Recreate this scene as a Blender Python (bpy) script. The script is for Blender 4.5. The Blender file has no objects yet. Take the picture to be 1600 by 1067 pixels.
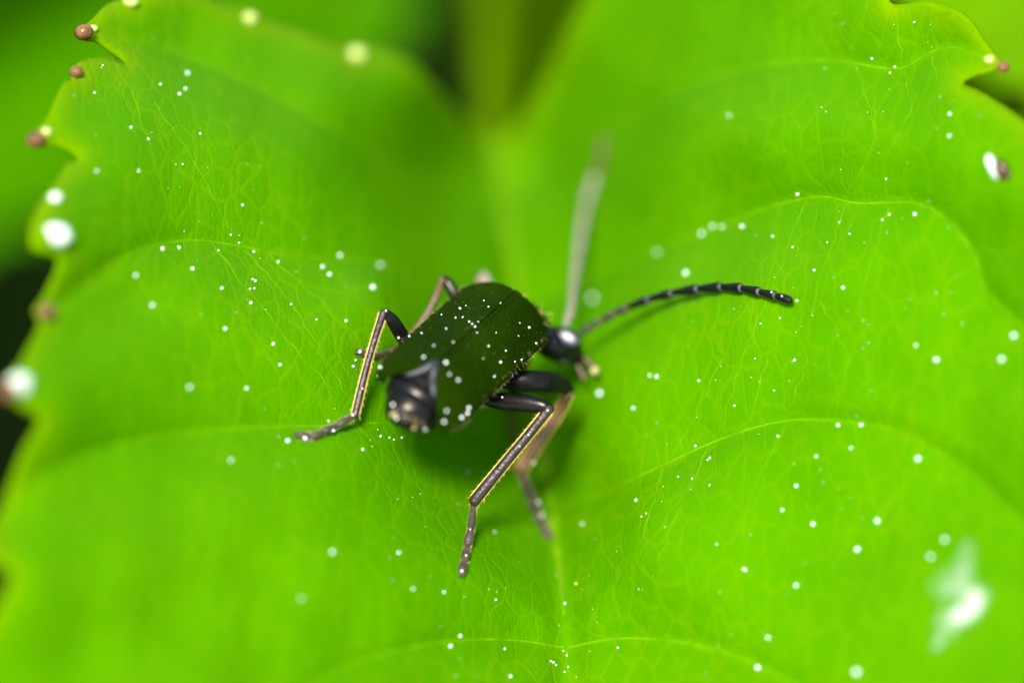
import bpy, bmesh, math, random
import numpy as np
from mathutils import Vector
from mathutils.bvhtree import BVHTree
from mathutils.geometry import delaunay_2d_cdt
random.seed(7); rng = np.random.default_rng(11)
scene = bpy.context.scene
COL = scene.collection

# ---------------------------------------------------------------- camera (1 unit = 1 cm)
S = 1600 / 2.4              # photograph pixels per cm in the plane of focus
DIST = 15.0                 # camera to plane of focus
TH = math.radians(45)
RV = Vector((1, 0, 0)); UV = Vector((0, math.sin(TH), math.cos(TH))); FV = Vector((0, math.cos(TH), -math.sin(TH)))
CAM = Vector((0, 0, 0)) - FV * DIST
cd = bpy.data.cameras.new('camera'); cam = bpy.data.objects.new('camera', cd); COL.objects.link(cam)
cam.location = CAM; cam.rotation_euler = (math.radians(90) - TH, 0, 0)
cd.sensor_width = 36; cd.lens = 36 * DIST / 2.4
cd.clip_start = 0.1; cd.clip_end = 20000
cd.dof.use_dof = True; cd.dof.focus_distance = DIST
APERTURE = 0.60
cd.dof.aperture_fstop = cd.lens * 1e-3 / (2 * APERTURE)
scene.camera = cam

# ---------------------------------------------------------------- sky, sun, exposure
sd = (RV * 0.15 - UV * 0.36 + FV).normalized()          # direction the sunlight travels
world = bpy.data.worlds.new('World'); scene.world = world; world.use_nodes = True
nt = world.node_tree; bg = nt.nodes['Background']
sky = nt.nodes.new('ShaderNodeTexSky'); sky.sky_type = 'NISHITA'; sky.sun_disc = False
elev = math.asin(-sd.z); sky.sun_elevation = elev
sky.sun_rotation = math.atan2(-sd.x, -sd.y)
nt.links.new(sky.outputs[0], bg.inputs[0]); bg.inputs[1].default_value = 0.13
sl = bpy.data.lights.new('sun', 'SUN'); sl.energy = 3.4; sl.angle = math.radians(14); sl.color = (1.0, 0.97, 0.92)
sun = bpy.data.objects.new('sun', sl); COL.objects.link(sun)
sun.rotation_euler = sd.to_track_quat('-Z', 'Y').to_euler()
vs = scene.view_settings; vs.view_transform = 'Standard'; vs.look = 'None'; vs.gamma = 1.0; vs.use_curve_mapping = False
vs.exposure = 1.56
scene.cycles.use_denoising = True

# ---------------------------------------------------------------- helpers
def P(px, py, w=0.0):
    """photo pixel + depth behind the plane of focus (in pixels) -> world point"""
    D = DIST + w / S; k = D / DIST / S
    return CAM + RV * ((px - 800) * k) + UV * ((533.5 - py) * k) + FV * D
def V(p): return P(*p)

def tag(o, label=None, cat=None, group=None, kind=None):
    if label: o['label'] = label
    if cat: o['category'] = cat
    if group: o['group'] = group
    if kind: o['kind'] = kind
    return o
def empty(name, loc):
    o = bpy.data.objects.new(name, None); COL.objects.link(o); o.location = loc; o.empty_display_size = 0.1
    return o
def mesh_obj(name, verts, faces, mat, parent=None, base=None, smooth=True):
    """verts in world space; the object's origin sits at base (the root thing's origin)"""
    b = base if base is not None else Vector((0, 0, 0))
    me = bpy.data.meshes.new(name)
    me.from_pydata([tuple(Vector(v) - b) for v in verts], [], faces)
    if smooth: me.polygons.foreach_set('use_smooth', [True] * len(me.polygons))
    me.materials.append(mat); me.update()
    o = bpy.data.objects.new(name, me); COL.objects.link(o)
    if parent: o.parent = parent
    else: o.location = b
    return o
def catmull(pts, n):
    """pts: rows of floats; n samples per span"""
    p = np.array(pts, float); q = np.vstack([2 * p[0] - p[1], p, 2 * p[-1] - p[-2]]); out = []
    for i in range(1, len(q) - 2):
        for t in np.arange(n) / n:
            a, b, c, d = q[i - 1], q[i], q[i + 1], q[i + 2]
            out.append(0.5 * (2 * b + (c - a) * t + (2 * a - 5 * b + 4 * c - d) * t * t + (3 * b - a - 3 * c + d) * t ** 3))
    out.append(p[-1]); return np.array(out)
def tube(pts, up=None, sides=12, cap=True, squash=1.0):
    """pts: list of (Vector, rw, rh) in world units -> verts, faces"""
    vs_, fs = [], []
    n = len(pts); up = Vector(up) if up is not None else -FV
    for i, (c, rw, rh) in enumerate(pts):
        t = (pts[min(i + 1, n - 1)][0] - pts[max(i - 1, 0)][0]).normalized()
        s = t.cross(up)
        if s.length < 1e-4: s = t.cross(RV)
        s.normalize(); nn = s.cross(t).normalized()
        for k in range(sides):
            a = 2 * math.pi * k / sides
            vs_.append(c + s * (math.cos(a) * rw) + nn * (math.sin(a) * rh))
    for i in range(n - 1):
        for k in range(sides):
            k2 = (k + 1) % sides
            fs.append((i * sides + k, i * sides + k2, (i + 1) * sides + k2, (i + 1) * sides + k))
    if cap:
        for i, rev in ((0, True), (n - 1, False)):
            vs_.append(pts[i][0]); c = len(vs_) - 1
            for k in range(sides):
                f = (i * sides + k, i * sides + (k + 1) % sides, c)
                fs.append(f[::-1] if rev else f)
    return vs_, fs
def px_tube(pts, n=6, up=None, sides=12, round_ends=True, flat=1.0):
    """pts: rows (px, py, w, radius_px)"""
    r = catmull(pts, n)
    if round_ends:
        a, b = r[0].copy(), r[-1].copy()
        pre, post = [], []
        for k in (0.95, 0.75, 0.4):
            q = a.copy(); d = r[0] - r[1]; d = d[:3] / (np.linalg.norm(d[:3]) + 1e-9)
            q[:3] += d * a[3] * k; q[3] = a[3] * math.sqrt(1 - k * k); pre.append(q)
            q = b.copy(); d = r[-1] - r[-2]; d = d[:3] / (np.linalg.norm(d[:3]) + 1e-9)
            q[:3] += d * b[3] * k; q[3] = b[3] * math.sqrt(1 - k * k); post.append(q)
        r = np.vstack([pre, r, post[::-1]])
    return tube([(P(*q[:3]), max(q[3], 0.2) / S, max(q[3], 0.2) * flat / S) for q in r], up=up, sides=sides)
def merge(parts):
    vs_, fs = [], []
    for v, f in parts:
        o = len(vs_); vs_ += list(v); fs += [tuple(i + o for i in q) for q in f]
    return vs_, fs
def blob(c, ax, seed=0, rough=0.0, seg=10, rings=7):
    """ellipsoid, c world centre, ax three world half-axis vectors"""
    r = random.Random(seed); vs_, fs = [], []
    for i in range(rings + 1):
        th = math.pi * i / rings
        for k in range(seg):
            ph = 2 * math.pi * k / seg; m = 1 + rough * r.uniform(-1, 1)
            vs_.append(c + (ax[0] * (math.sin(th) * math.cos(ph)) + ax[1] * (math.sin(th) * math.sin(ph)) + ax[2] * math.cos(th)) * m)
    for i in range(rings):
        for k in range(seg):
            k2 = (k + 1) % seg
            fs.append((i * seg + k, (i + 1) * seg + k, (i + 1) * seg + k2, i * seg + k2))
    return vs_, fs

# ---------------------------------------------------------------- materials
def new_mat(name):
    m = bpy.data.materials.new(name); m.use_nodes = True
    return m, m.node_tree, m.node_tree.nodes['Principled BSDF'], m.node_tree.nodes['Material Output']
def N(t, typ, **kw):
    n = t.nodes.new(typ)
    for k, v in kw.items():
        if k in n.inputs: n.inputs[k].default_value = v
        else: setattr(n, k, v)
    return n
def ramp(t, src, stops):
    n = t.nodes.new('ShaderNodeValToRGB'); t.links.new(src, n.inputs[0]); e = n.color_ramp.elements
    while len(e) < len(stops): e.new(0.5)
    for el, (p, c) in zip(e, stops): el.position = p; el.color = c if len(c) == 4 else (*c, 1)
    return n.outputs[0]
def mix(t, fac, a, b, mode='MIX'):
    n = t.nodes.new('ShaderNodeMix'); n.data_type = 'RGBA'; n.blend_type = mode
    for sock, v in ((n.inputs[0], fac), (n.inputs[6], a), (n.inputs[7], b)):
        if isinstance(v, bpy.types.NodeSocket): t.links.new(v, sock)
        elif isinstance(v, (int, float)): sock.default_value = v
        else: sock.default_value = (*v, 1)
    return n.outputs[2]
def mathn(t, op, a, b=0.0):
    n = t.nodes.new('ShaderNodeMath'); n.operation = op
    for s, v in ((n.inputs[0], a), (n.inputs[1], b)):
        if isinstance(v, bpy.types.NodeSocket): t.links.new(v, s)
        else: s.default_value = v
    return n.outputs[0]

def leaf_material(name, base, dark, vein, tip, trans, net=1.0, tfac=0.3, rough=0.5, spec=0.06):
    m, t, b, out = new_mat(name); L = t.links.new
    co = N(t, 'ShaderNodeTexCoord').outputs['Object']
    mpg = N(t, 'ShaderNodeMapping'); mpg.inputs['Scale'].default_value = (1.35, 0.7, 0.7); L(co, mpg.inputs['Vector'])
    warp = N(t, 'ShaderNodeTexNoise', Scale=9.0, Detail=2.0); L(co, warp.inputs['Vector'])
    va = N(t, 'ShaderNodeVectorMath', operation='MULTIPLY_ADD'); L(warp.outputs['Color'], va.inputs[0])
    va.inputs[1].default_value = (0.05,) * 3; L(mpg.outputs[0], va.inputs[2]); wc = va.outputs[0]
    big = N(t, 'ShaderNodeTexNoise', Scale=2.2, Detail=3.0, Roughness=0.55); L(co, big.inputs['Vector'])
    fine = N(t, 'ShaderNodeTexNoise', Scale=42.0, Detail=4.0, Roughness=0.6); L(co, fine.inputs['Vector'])
    v1 = N(t, 'ShaderNodeTexVoronoi', feature='DISTANCE_TO_EDGE', Scale=15.0); L(wc, v1.inputs['Vector'])
    v2 = N(t, 'ShaderNodeTexVoronoi', feature='DISTANCE_TO_EDGE', Scale=44.0); L(wc, v2.inputs['Vector'])
    m1 = ramp(t, v1.outputs['Distance'], [(0.0, (1, 1, 1)), (0.035, (0.7,) * 3), (0.10, (0, 0, 0))])
    m2 = ramp(t, v2.outputs['Distance'], [(0.0, (1, 1, 1)), (0.05, (0.5,) * 3), (0.16, (0, 0, 0))])
    patch = ramp(t, big.outputs['Fac'], [(0.40, (0.5,) * 3), (0.60, (1, 1, 1))])
    netf = mathn(t, 'MULTIPLY', mathn(t, 'MAXIMUM', mathn(t, 'MULTIPLY', m1, 0.62), mathn(t, 'MULTIPLY', m2, 0.34)), patch)
    netf = mathn(t, 'MULTIPLY', netf, net)
    ground = mix(t, ramp(t, big.outputs['Fac'], [(0.34, (0, 0, 0)), (0.66, (1, 1, 1))]), dark, base)
    ground = mix(t, mathn(t, 'MULTIPLY', fine.outputs['Fac'], 0.35), ground, dark)
    c = mix(t, netf, ground, vein)
    at = N(t, 'ShaderNodeAttribute', attribute_name='tip')
    c = mix(t, at.outputs['Fac'], c, tip)
    L(c, b.inputs['Base Color']); b.inputs['Roughness'].default_value = rough
    b.inputs['Specular IOR Level'].default_value = spec
    b.inputs['Specular Tint'].default_value = (0.5, 1.0, 0.0, 1)
    micro = N(t, 'ShaderNodeTexNoise', Scale=190.0, Detail=2.0); L(co, micro.inputs['Vector'])
    h = mathn(t, 'ADD', mathn(t, 'ADD', mathn(t, 'MULTIPLY', micro.outputs['Fac'], 0.16), mathn(t, 'MULTIPLY', fine.outputs['Fac'], 0.35)),
              mathn(t, 'ADD', mathn(t, 'MULTIPLY', m1, -0.35), mathn(t, 'MULTIPLY', m2, -0.25)))
    bp = N(t, 'ShaderNodeBump', Strength=0.30, Distance=0.010); L(h, bp.inputs['Height']); L(bp.outputs[0], b.inputs['Normal'])
    tr = N(t, 'ShaderNodeBsdfTranslucent'); L(mix(t, 0.5, c, trans), tr.inputs['Color'])
    ms = N(t, 'ShaderNodeMixShader'); ms.inputs[0].default_value = tfac
    L(b.outputs[0], ms.inputs[1]); L(tr.outputs[0], ms.inputs[2]); L(ms.outputs[0], out.inputs['Surface'])
    return m
def plain(name, col, rough=0.4, spec=0.5, var=0.25, scale=60.0, bump=0.0, bscale=150.0, bdist=0.004, coat=0.0, sss=0.0, sheen=0.0, trans=0.0, metal=0.0, tint=None):
    m, t, b, out = new_mat(name); L = t.links.new
    co = N(t, 'ShaderNodeTexCoord').outputs['Object']
    no = N(t, 'ShaderNodeTexNoise', Scale=scale, Detail=4.0); L(co, no.inputs['Vector'])
    lo = tuple(x * (1 - var) for x in col); hi = tuple(min(1, x * (1 + var)) for x in col)
    L(mix(t, ramp(t, no.outputs['Fac'], [(0.3, (0, 0, 0)), (0.7, (1, 1, 1))]), lo, hi), b.inputs['Base Color'])
    b.inputs['Roughness'].default_value = rough; b.inputs['Specular IOR Level'].default_value = spec
    if tint: b.inputs['Specular Tint'].default_value = (*tint, 1)
    b.inputs['Coat Weight'].default_value = coat; b.inputs['Coat Roughness'].default_value = 0.15
    b.inputs['Metallic'].default_value = metal; b.inputs['Transmission Weight'].default_value = trans
    if sheen: b.inputs['Sheen Weight'].default_value = sheen; b.inputs['Sheen Tint'].default_value = (1, 0.85, 0.6, 1)
    if sss:
        b.inputs['Subsurface Weight'].default_value = sss; b.inputs['Subsurface Radius'].default_value = (1, 1, 0.6)
        b.inputs['Subsurface Scale'].default_value = 0.02
    if bump:
        n2 = N(t, 'ShaderNodeTexNoise', Scale=bscale, Detail=3.0); L(co, n2.inputs['Vector'])
        bp = N(t, 'ShaderNodeBump', Strength=bump, Distance=bdist); L(n2.outputs['Fac'], bp.inputs['Height']); L(bp.outputs[0], b.inputs['Normal'])
    return m

M_LEAF = leaf_material('leaf_green', (0.066, 0.236, 0.0), (0.052, 0.208, 0.0), (0.112, 0.252, 0.0002), (0.16, 0.27, 0.0), (0.11, 0.26, 0.0))
M_VEIN = plain('leaf_vein', (0.076, 0.198, 0.0), rough=0.6, spec=0.03, var=0.2, scale=25)
M_RIB = plain('leaf_midrib', (0.085, 0.180, 0.0), rough=0.5, spec=0.08, var=0.25, scale=18, bump=0.4, bscale=80)
M_STALK = plain('leaf_stalk', (0.060, 0.118, 0.0), rough=0.8, spec=0.0, var=0.25, scale=8)
M_LEAF_DARK = leaf_material('shade_painted_leaf_green', (0.048, 0.178, 0.0), (0.028, 0.128, 0.0), (0.03, 0.09, 0.001), (0.04, 0.10, 0.001), (0.03, 0.09, 0.0005), net=0.5, tfac=0.2)  # background shade put into a darker copy of the leaf green
M_LEAF_DEEP = leaf_material('deep_shade_leaf_green', (0.022, 0.056, 0.0), (0.013, 0.036, 0.0), (0.03, 0.06, 0.0), (0.03, 0.06, 0.0), (0.03, 0.06, 0.0), net=0.5, tfac=0.2)  # shade behind the stalk and in the gap put into the colour
M_LEAF_YOUNG = leaf_material('young_leaf_green', (0.105, 0.245, 0.0005), (0.075, 0.20, 0.0004), (0.13, 0.26, 0.002), (0.17, 0.26, 0.004), (0.15, 0.26, 0.0005), net=0.5, tfac=0.3)
M_GLAND = plain('gland_brown', (0.13, 0.058, 0.018), rough=0.14, spec=0.5, var=0.6, scale=22, coat=0.0, tint=(1, .8, .6), bump=0.3, bscale=40, bdist=0.01)
M_GLINT = plain('gland_painted_glint', (0.52, 0.58, 0.44), rough=0.2, spec=0.7, var=0.2, scale=20, coat=1.0)  # white colour paints in the wet glint on these glands
M_GLAND_PALE = plain('gland_pale', (0.34, 0.38, 0.07), rough=0.25, spec=0.6, var=0.15, scale=30, coat=0.8, sss=0.3)
M_GLAND_DARK = plain('gland_dark', (0.05, 0.025, 0.008), rough=0.3, spec=0.4, var=0.4, scale=40)
M_POLLEN = plain('pollen_white', (0.86, 0.88, 0.80), rough=0.2, spec=0.9, var=0.08, scale=80, coat=1.0)
M_POLLEN_Y = plain('pollen_yellow', (0.75, 0.62, 0.10), rough=0.35, spec=0.6, var=0.15, scale=80)
M_SOIL = plain('dark_soil', (0.0018, 0.0050, 0.0001), rough=0.95, spec=0.02, var=0.6, scale=0.8, bump=0.6, bscale=3.0, bdist=0.3)

# ---------------------------------------------------------------- ground
gv, gf = [], []
rings = [0, 4, 8, 14, 24, 50, 120, 400, 1500, 5000]
for i, R in enumerate(rings):
    for k in range(24):
        a = 2 * math.pi * k / 24
        gv.append((R * math.cos(a), 6 + R * math.sin(a), -9 + (0.35 * math.sin(R * 0.9 + k * 1.7) if 0 < R < 60 else 0)))
for i in range(len(rings) - 1):
    for k in range(24):
        k2 = (k + 1) % 24
        gf.append((i * 24 + k, (i + 1) * 24 + k, (i + 1) * 24 + k2, i * 24 + k2))
tag(mesh_obj('ground', gv, gf, M_SOIL), kind='structure')

# ---------------------------------------------------------------- the leaf: shape of its surface
CTRL = np.array([
    # midrib, running away and down towards the stalk
    (880, 1067, -40), (885, 1000, 10), (872, 850, 190), (860, 760, 300), (848, 680, 390), (810, 450, 640), (772, 215, 1000),
    # left half
    (130, 55, 0), (215, 190, 0), (300, 305, 0), (400, 440, 0), (500, 565, 0), (590, 685, 0), (735, 880, 0),
    (500, 425, 160), (585, 450, 210), (650, 560, 200), (515, 865, -200), (620, 865, -110), (230, 475, -170), (300, 420, -90),
    (557, 85, 680), (660, 130, 850), (390, 25, 470), (205, 0, 200), (58, 217, -160), (85, 310, -260), (85, 380, -330), (70, 487, -380),
    (20, 605, -480), (0, 800, -560), (0, 1067, -620), (400, 1000, -330), (250, 750, -310), (470, 690, -95),
    (350, 200, 150), (550, 250, 420),
    # right half
    (1000, 800, 0), (1090, 690, 10), (1150, 600, 10), (1230, 455, 10), (1300, 320, 0), (1390, 150, 0), (1440, 20, 0),
    (1165, 890, -90), (1245, 760, -110), (1370, 815, -230), (1435, 718, -250), (1340, 1050, -380), (1565, 562, -270),
    (1465, 562, -180), (1430, 335, -100), (1555, 100, -190), (1600, 700, -380), (1600, 1067, -640), (1050, 1000, -120),
    (1100, 365, 220), (1160, 355, 150), (1070, 457, 190), (1000, 465, 300), (1140, 180, 220), (930, 580, 270), (1025, 590, 160),
    (1050, 150, 400), (900, 60, 780), (850, 130, 900), (950, 250, 580), (950, 700, 160),
    # out of the frame
    (1700, 600, -450), (1650, 1150, -760), (1300, 1350, -620), (880, 1450, -350), (400, 1350, -640), (-60, 1150, -700), (1200, -200, 330), (1000, -230, 760),
], float)
CTRL[:, 2] *= np.where(CTRL[:, 2] > 0, np.where((CTRL[:, 0] < 760) & (CTRL[:, 1] < 470), 0.68, 0.88), np.where((CTRL[:, 2] < -100) & (CTRL[:, 0] > 900), 0.62, 0.85))
def tps_fit(xy, z, lam):
    n = len(xy); d = np.linalg.norm(xy[:, None] - xy[None], axis=2)
    K = np.where(d > 0, d * d * np.log(d + 1e-12), 0) + lam * np.eye(n)
    Q = np.hstack([np.ones((n, 1)), xy]); A = np.block([[K, Q], [Q.T, np.zeros((3, 3))]])
    return np.linalg.solve(A, np.concatenate([z, np.zeros(3)]))
CX = CTRL[:, :2] / 1000; TP = tps_fit(CX, CTRL[:, 2], 0.004)
def tps(q):
    q = np.atleast_2d(q) / 1000; d = np.linalg.norm(q[:, None] - CX[None], axis=2)
    return np.where(d > 0, d * d * np.log(d + 1e-12), 0) @ TP[:-3] + TP[-3] + q @ TP[-2:]

MIDRIB = [(772, 212), (788, 330), (808, 450), (832, 580), (850, 690), (862, 780), (872, 870), (880, 950), (886, 1005), (884, 1067), (882, 1200), (880, 1400)]
LATERALS = [
    [(886, 1012), (960, 998), (1040, 1000), (1120, 1015), (1200, 1047), (1290, 1100), (1380, 1180)],
    [(866, 795), (950, 766), (1040, 725), (1110, 693), (1180, 668), (1250, 656), (1330, 660), (1390, 670), (1440, 692), (1510, 735), (1580, 800), (1650, 860)],
    [(812, 480), (900, 443), (1000, 402), (1130, 352), (1200, 325), (1280, 308), (1340, 318), (1430, 318), (1480, 345), (1520, 395), (1545, 460), (1610, 520)],
    [(786, 320), (880, 235), (1000, 170), (1150, 110), (1290, 95), (1400, 108), (1450, 84), (1490, 75), (1545, 92)],
    [(884, 1012), (800, 1000), (700, 1002), (600, 1022), (520, 1052), (430, 1110)],
    [(856, 735), (760, 680), (650, 660), (520, 665), (400, 668), (300, 676), (200, 692), (100, 725), (0, 790)],
    [(812, 480), (700, 432), (600, 412), (540, 406), (450, 400), (380, 386), (300, 376), (220, 390), (150, 430), (85, 482)],
    [(786, 320), (690, 275), (600, 240), (500, 190), (400, 135), (300, 90), (220, 65), (150, 48)],
]
MID_C = catmull([(*p,) for p in MIDRIB], 8); LAT_C = [catmull(l, 6) for l in LATERALS]
def seg_dist(q, line):
    best = np.full(len(q), 1e9)
    for a, b in zip(line[:-1], line[1:]):
        ab = b - a; t = np.clip(((q - a) @ ab) / (ab @ ab + 1e-9), 0, 1)
        best = np.minimum(best, np.linalg.norm(q - a - t[:, None] * ab, axis=1))
    return best
def waves(q, seed, scale, n=9):
    r = np.random.default_rng(seed); o = np.zeros(len(q))
    for _ in range(n):
        k = r.normal(size=2) / scale; o += np.sin(q @ k + r.uniform(0, 6.28))
    return o / math.sqrt(n)
def leaf_w(q):
    """depth of the leaf's upper face behind the plane of focus, vein grooves and quilting included"""
    q = np.atleast_2d(np.array(q, float)); w = tps(q)
    dm = seg_dist(q, MID_C); dl = np.min([seg_dist(q, l) for l in LAT_C], axis=0)
    w = w + 26 * np.exp(-(dm / 28) ** 2) + 10 * np.exp(-(dl / 16) ** 2)
    w = w - 30 * (1 - np.exp(-(np.minimum(dl, dm) / 75) ** 2))
    w = w + 0.8 * waves(q, 3, 13) + 5.0 * waves(q, 5, 38) + 12.0 * waves(q, 9, 95)
    return w
def LP(px, py, lift=0.0):
    return P(px, py, float(leaf_w([(px, py)])[0]) - lift)

# outline of the blade; it starts in the notch at the stalk and goes round the left lobe first
OUT = [(770, 214), (740, 196), (700, 158), (660, 112), (622, 86), (588, 76), (557, 74), (520, 66), (480, 50), (440, 36), (405, 24), (380, 14), (350, 8), (310, -14), (270, -22),
       (235, -14), (212, -8), (190, -2), (166, 8), (148, 26), (130, 46), (136, 62), (152, 64), (172, 78), (196, 97), (176, 89), (150, 90), (126, 96), (112, 112), (112, 124), (100, 130), (88, 152), (74, 182), (60, 200),
       (46, 214), (58, 230), (90, 228), (122, 246), (104, 256), (94, 272), (80, 292), (58, 326), (48, 352), (52, 388), (82, 400), (92, 412), (82, 440), (70, 466),
       (56, 486), (64, 504), (46, 540), (30, 570), (8, 596), (14, 622), (42, 642), (62, 656), (54, 674), (38, 704), (22, 744), (2, 792), (-24, 834), (-30, 868), (-4, 884), (16, 896), (8, 918), (-14, 960), (-40, 1010), (-66, 1050), (-60, 1080), (-36, 1094),
       (-50, 1150), (-70, 1200), (-20, 1222), (30, 1250), (60, 1310), (130, 1330), (200, 1360), (250, 1420), (340, 1430), (430, 1470), (520, 1530), (640, 1560), (760, 1640), (880, 1760),
       (980, 1640), (1090, 1570), (1190, 1540), (1260, 1470), (1360, 1440), (1440, 1370), (1540, 1330), (1590, 1250), (1680, 1190), (1690, 1110), (1760, 1020), (1740, 930), (1790, 830), (1752, 740), (1780, 640), (1730, 560), (1752, 470), (1700, 390), (1716, 300), (1660, 236),
       (1620, 204), (1590, 182), (1560, 160), (1530, 142), (1505, 130), (1522, 119), (1548, 112), (1566, 102), (1556, 86), (1540, 68), (1520, 38), (1500, 20), (1470, 8), (1440, 2), (1412, 7), (1394, 6), (1388, -6), (1400, -24),
       (1370, -70), (1330, -120), (1270, -175), (1190, -225), (1110, -240), (1030, -210), (970, -140), (930, -50), (908, 0), (884, 48), (862, 98), (834, 150), (806, 196), (790, 216)]
TEETH = [(557, 80), (400, 24), (205, -4), (132, 48), (116, 112), (54, 216), (66, 318), (62, 370), (62, 487), (14, 606), (-26, 866), (1562, 100), (1394, 4), (1640, 262)]

leaf_root = empty('leaf', LP(880, 1000)); LB = leaf_root.location.copy()
tag(leaf_root, 'large bright green toothed leaf folded into a valley with the beetle on it', 'leaf')
oc = catmull(OUT + [OUT[0]], 4)[:-1]
step = 9.0; inner = []
ys = np.arange(-250, 1780, step)
# even-odd test on the grid
gx, gy = np.meshgrid(np.arange(-90, 1800, step), ys); g = np.stack([gx.ravel(), gy.ravel()], 1)
g[:, 0] += ((np.arange(len(ys)) % 2) * step / 2).repeat(gx.shape[1]); g += rng.uniform(-0.8, 0.8, g.shape)
inside = np.zeros(len(g), bool)
for a, b in zip(oc, np.roll(oc, -1, 0)):
    c = ((a[1] > g[:, 1]) != (b[1] > g[:, 1]))
    with np.errstate(divide='ignore', invalid='ignore'):
        inside ^= c & (g[:, 0] < (b[0] - a[0]) * (g[:, 1] - a[1]) / (b[1] - a[1]) + a[0])
g = g[inside]; closed = np.vstack([oc, oc[:1]])
g = g[seg_dist(g, closed) > 5.0]
far = ((g[:, 1] > 1120) | (g[:, 1] < -40) | (g[:, 0] > 1660) | (g[:, 0] < -40)) & (rng.random(len(g)) < 0.75)
g = g[~far]
allp = np.vstack([oc, g])
rv, re, rf, *_ = delaunay_2d_cdt([Vector(p) for p in allp], [], [list(range(len(oc)))], 1, 1e-4)
q = np.array([(v.x, v.y) for v in rv]); W = leaf_w(q)
edge_d = seg_dist(q, closed); W = W + 5.0 * np.exp(-(edge_d / 9) ** 2)
pts = [P(x, y, w) for (x, y), w in zip(q, W)]
blade = mesh_obj('blade', pts, [tuple(f)[::-1] for f in rf], M_LEAF, leaf_root, LB)
tipv = np.zeros(len(q))
for (tx, ty) in TEETH: tipv = np.maximum(tipv, 0.9 * np.exp(-(np.linalg.norm(q - (tx, ty), axis=1) / 30) ** 2))
tipv = np.maximum(tipv, 0.5 * np.exp(-(edge_d / 30) ** 2))
at = blade.data.attributes.new('tip', 'FLOAT', 'POINT'); at.data.foreach_set('value', tipv.astype(np.float32))
n0 = blade.data.polygons[len(blade.data.polygons) // 2].normal
if n0.dot(-FV) < 0: blade.data.flip_normals()
so = blade.modifiers.new('thickness', 'SOLIDIFY'); so.thickness = 0.008; so.offset = -1

def strip(line, r0, r1, lift, mat, name, flat=0.45):
    """a vein lying in its groove: a flattened tapering cord along the blade"""
    c = np.array(line); w = leaf_w(c); n = len(c); rr = np.linspace(r0, r1, n)
    v, f = tube([(P(c[i][0], c[i][1], w[i] - lift), rr[i] / S, rr[i] * flat / S) for i in range(n)], sides=8)
    return mesh_obj(name, v, f, mat, leaf_root, LB)
strip(MID_C[:-6], 12, 6, -5, M_RIB, 'midrib', 0.6)
for l in LAT_C: strip(catmull(l, 3), 2.8, 1.3, 0.1, M_VEIN, 'vein')
# smaller cross veins that can be told apart where the blade is sharp
r2 = random.Random(5)
def cross_vein(a, b, wob, r):
    n = 9; pts_ = []
    for i in range(n + 1):
        t = i / n; k = wob * (r2.uniform(-1, 1) if 0 < i < n else 0)
        dx, dy = b[0] - a[0], b[1] - a[1]; ln = math.hypot(dx, dy)
        pts_.append((a[0] + dx * t - dy / ln * k, a[1] + dy * t + dx / ln * k))
    strip(catmull(pts_, 4), r, r * 0.5, -0.2, M_VEIN, 'vein', 0.4)
for a, b in [((1262, 310), (1210, 440)), ((1325, 316), (1275, 450)), ((1275, 450), (1255, 560)), ((1262, 560), (1225, 662)), ((1390, 318), (1345, 470)), ((1345, 470), (1360, 660)),
             ((1210, 440), (1165, 545)), ((1165, 545), (1120, 690)), ((1280, 470), (1330, 560)), ((1330, 560), (1300, 658)), ((1130, 560), (1050, 720)), ((1200, 560), (1165, 672)),
             ((1310, 38), (1345, 125)), ((1345, 125), (1372, 215)), ((1415, 110), (1425, 170)), ((1365, 150), (1370, 230)), ((1455, 86), (1470, 150)), ((1372, 215), (1320, 312)), ((1425, 170), (1385, 250)), ((1400, 40), (1415, 110)),
             ((1225, 665), (1170, 780)), ((1170, 780), (1160, 850)), ((1110, 697), (1060, 800)), ((1040, 727), (1000, 850)), ((1060, 800), (1025, 880)),
             ((240, 160), (300, 250)), ((300, 250), (352, 345)), ((352, 345), (372, 384)), ((380, 390), (455, 470)), ((455, 470), (520, 580)), ((420, 395), (530, 500)), ((330, 380), (440, 520)), ((440, 520), (530, 620)), ((520, 580), (570, 660)), ((205, 140), (250, 280))]:
    cross_vein(a, b, 3, 1.15)
# stalk: runs on from the midrib, away behind the leaf
sv, sf = px_tube([(790, 345, 860, 12), (776, 225, 1030, 22), (768, 150, 1200, 26), (768, 60, 1420, 28), (776, -60, 1700, 30), (800, -240, 2100, 32)], 6, sides=14)
mesh_obj('stalk', sv, sf, M_STALK, leaf_root, LB)
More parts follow.
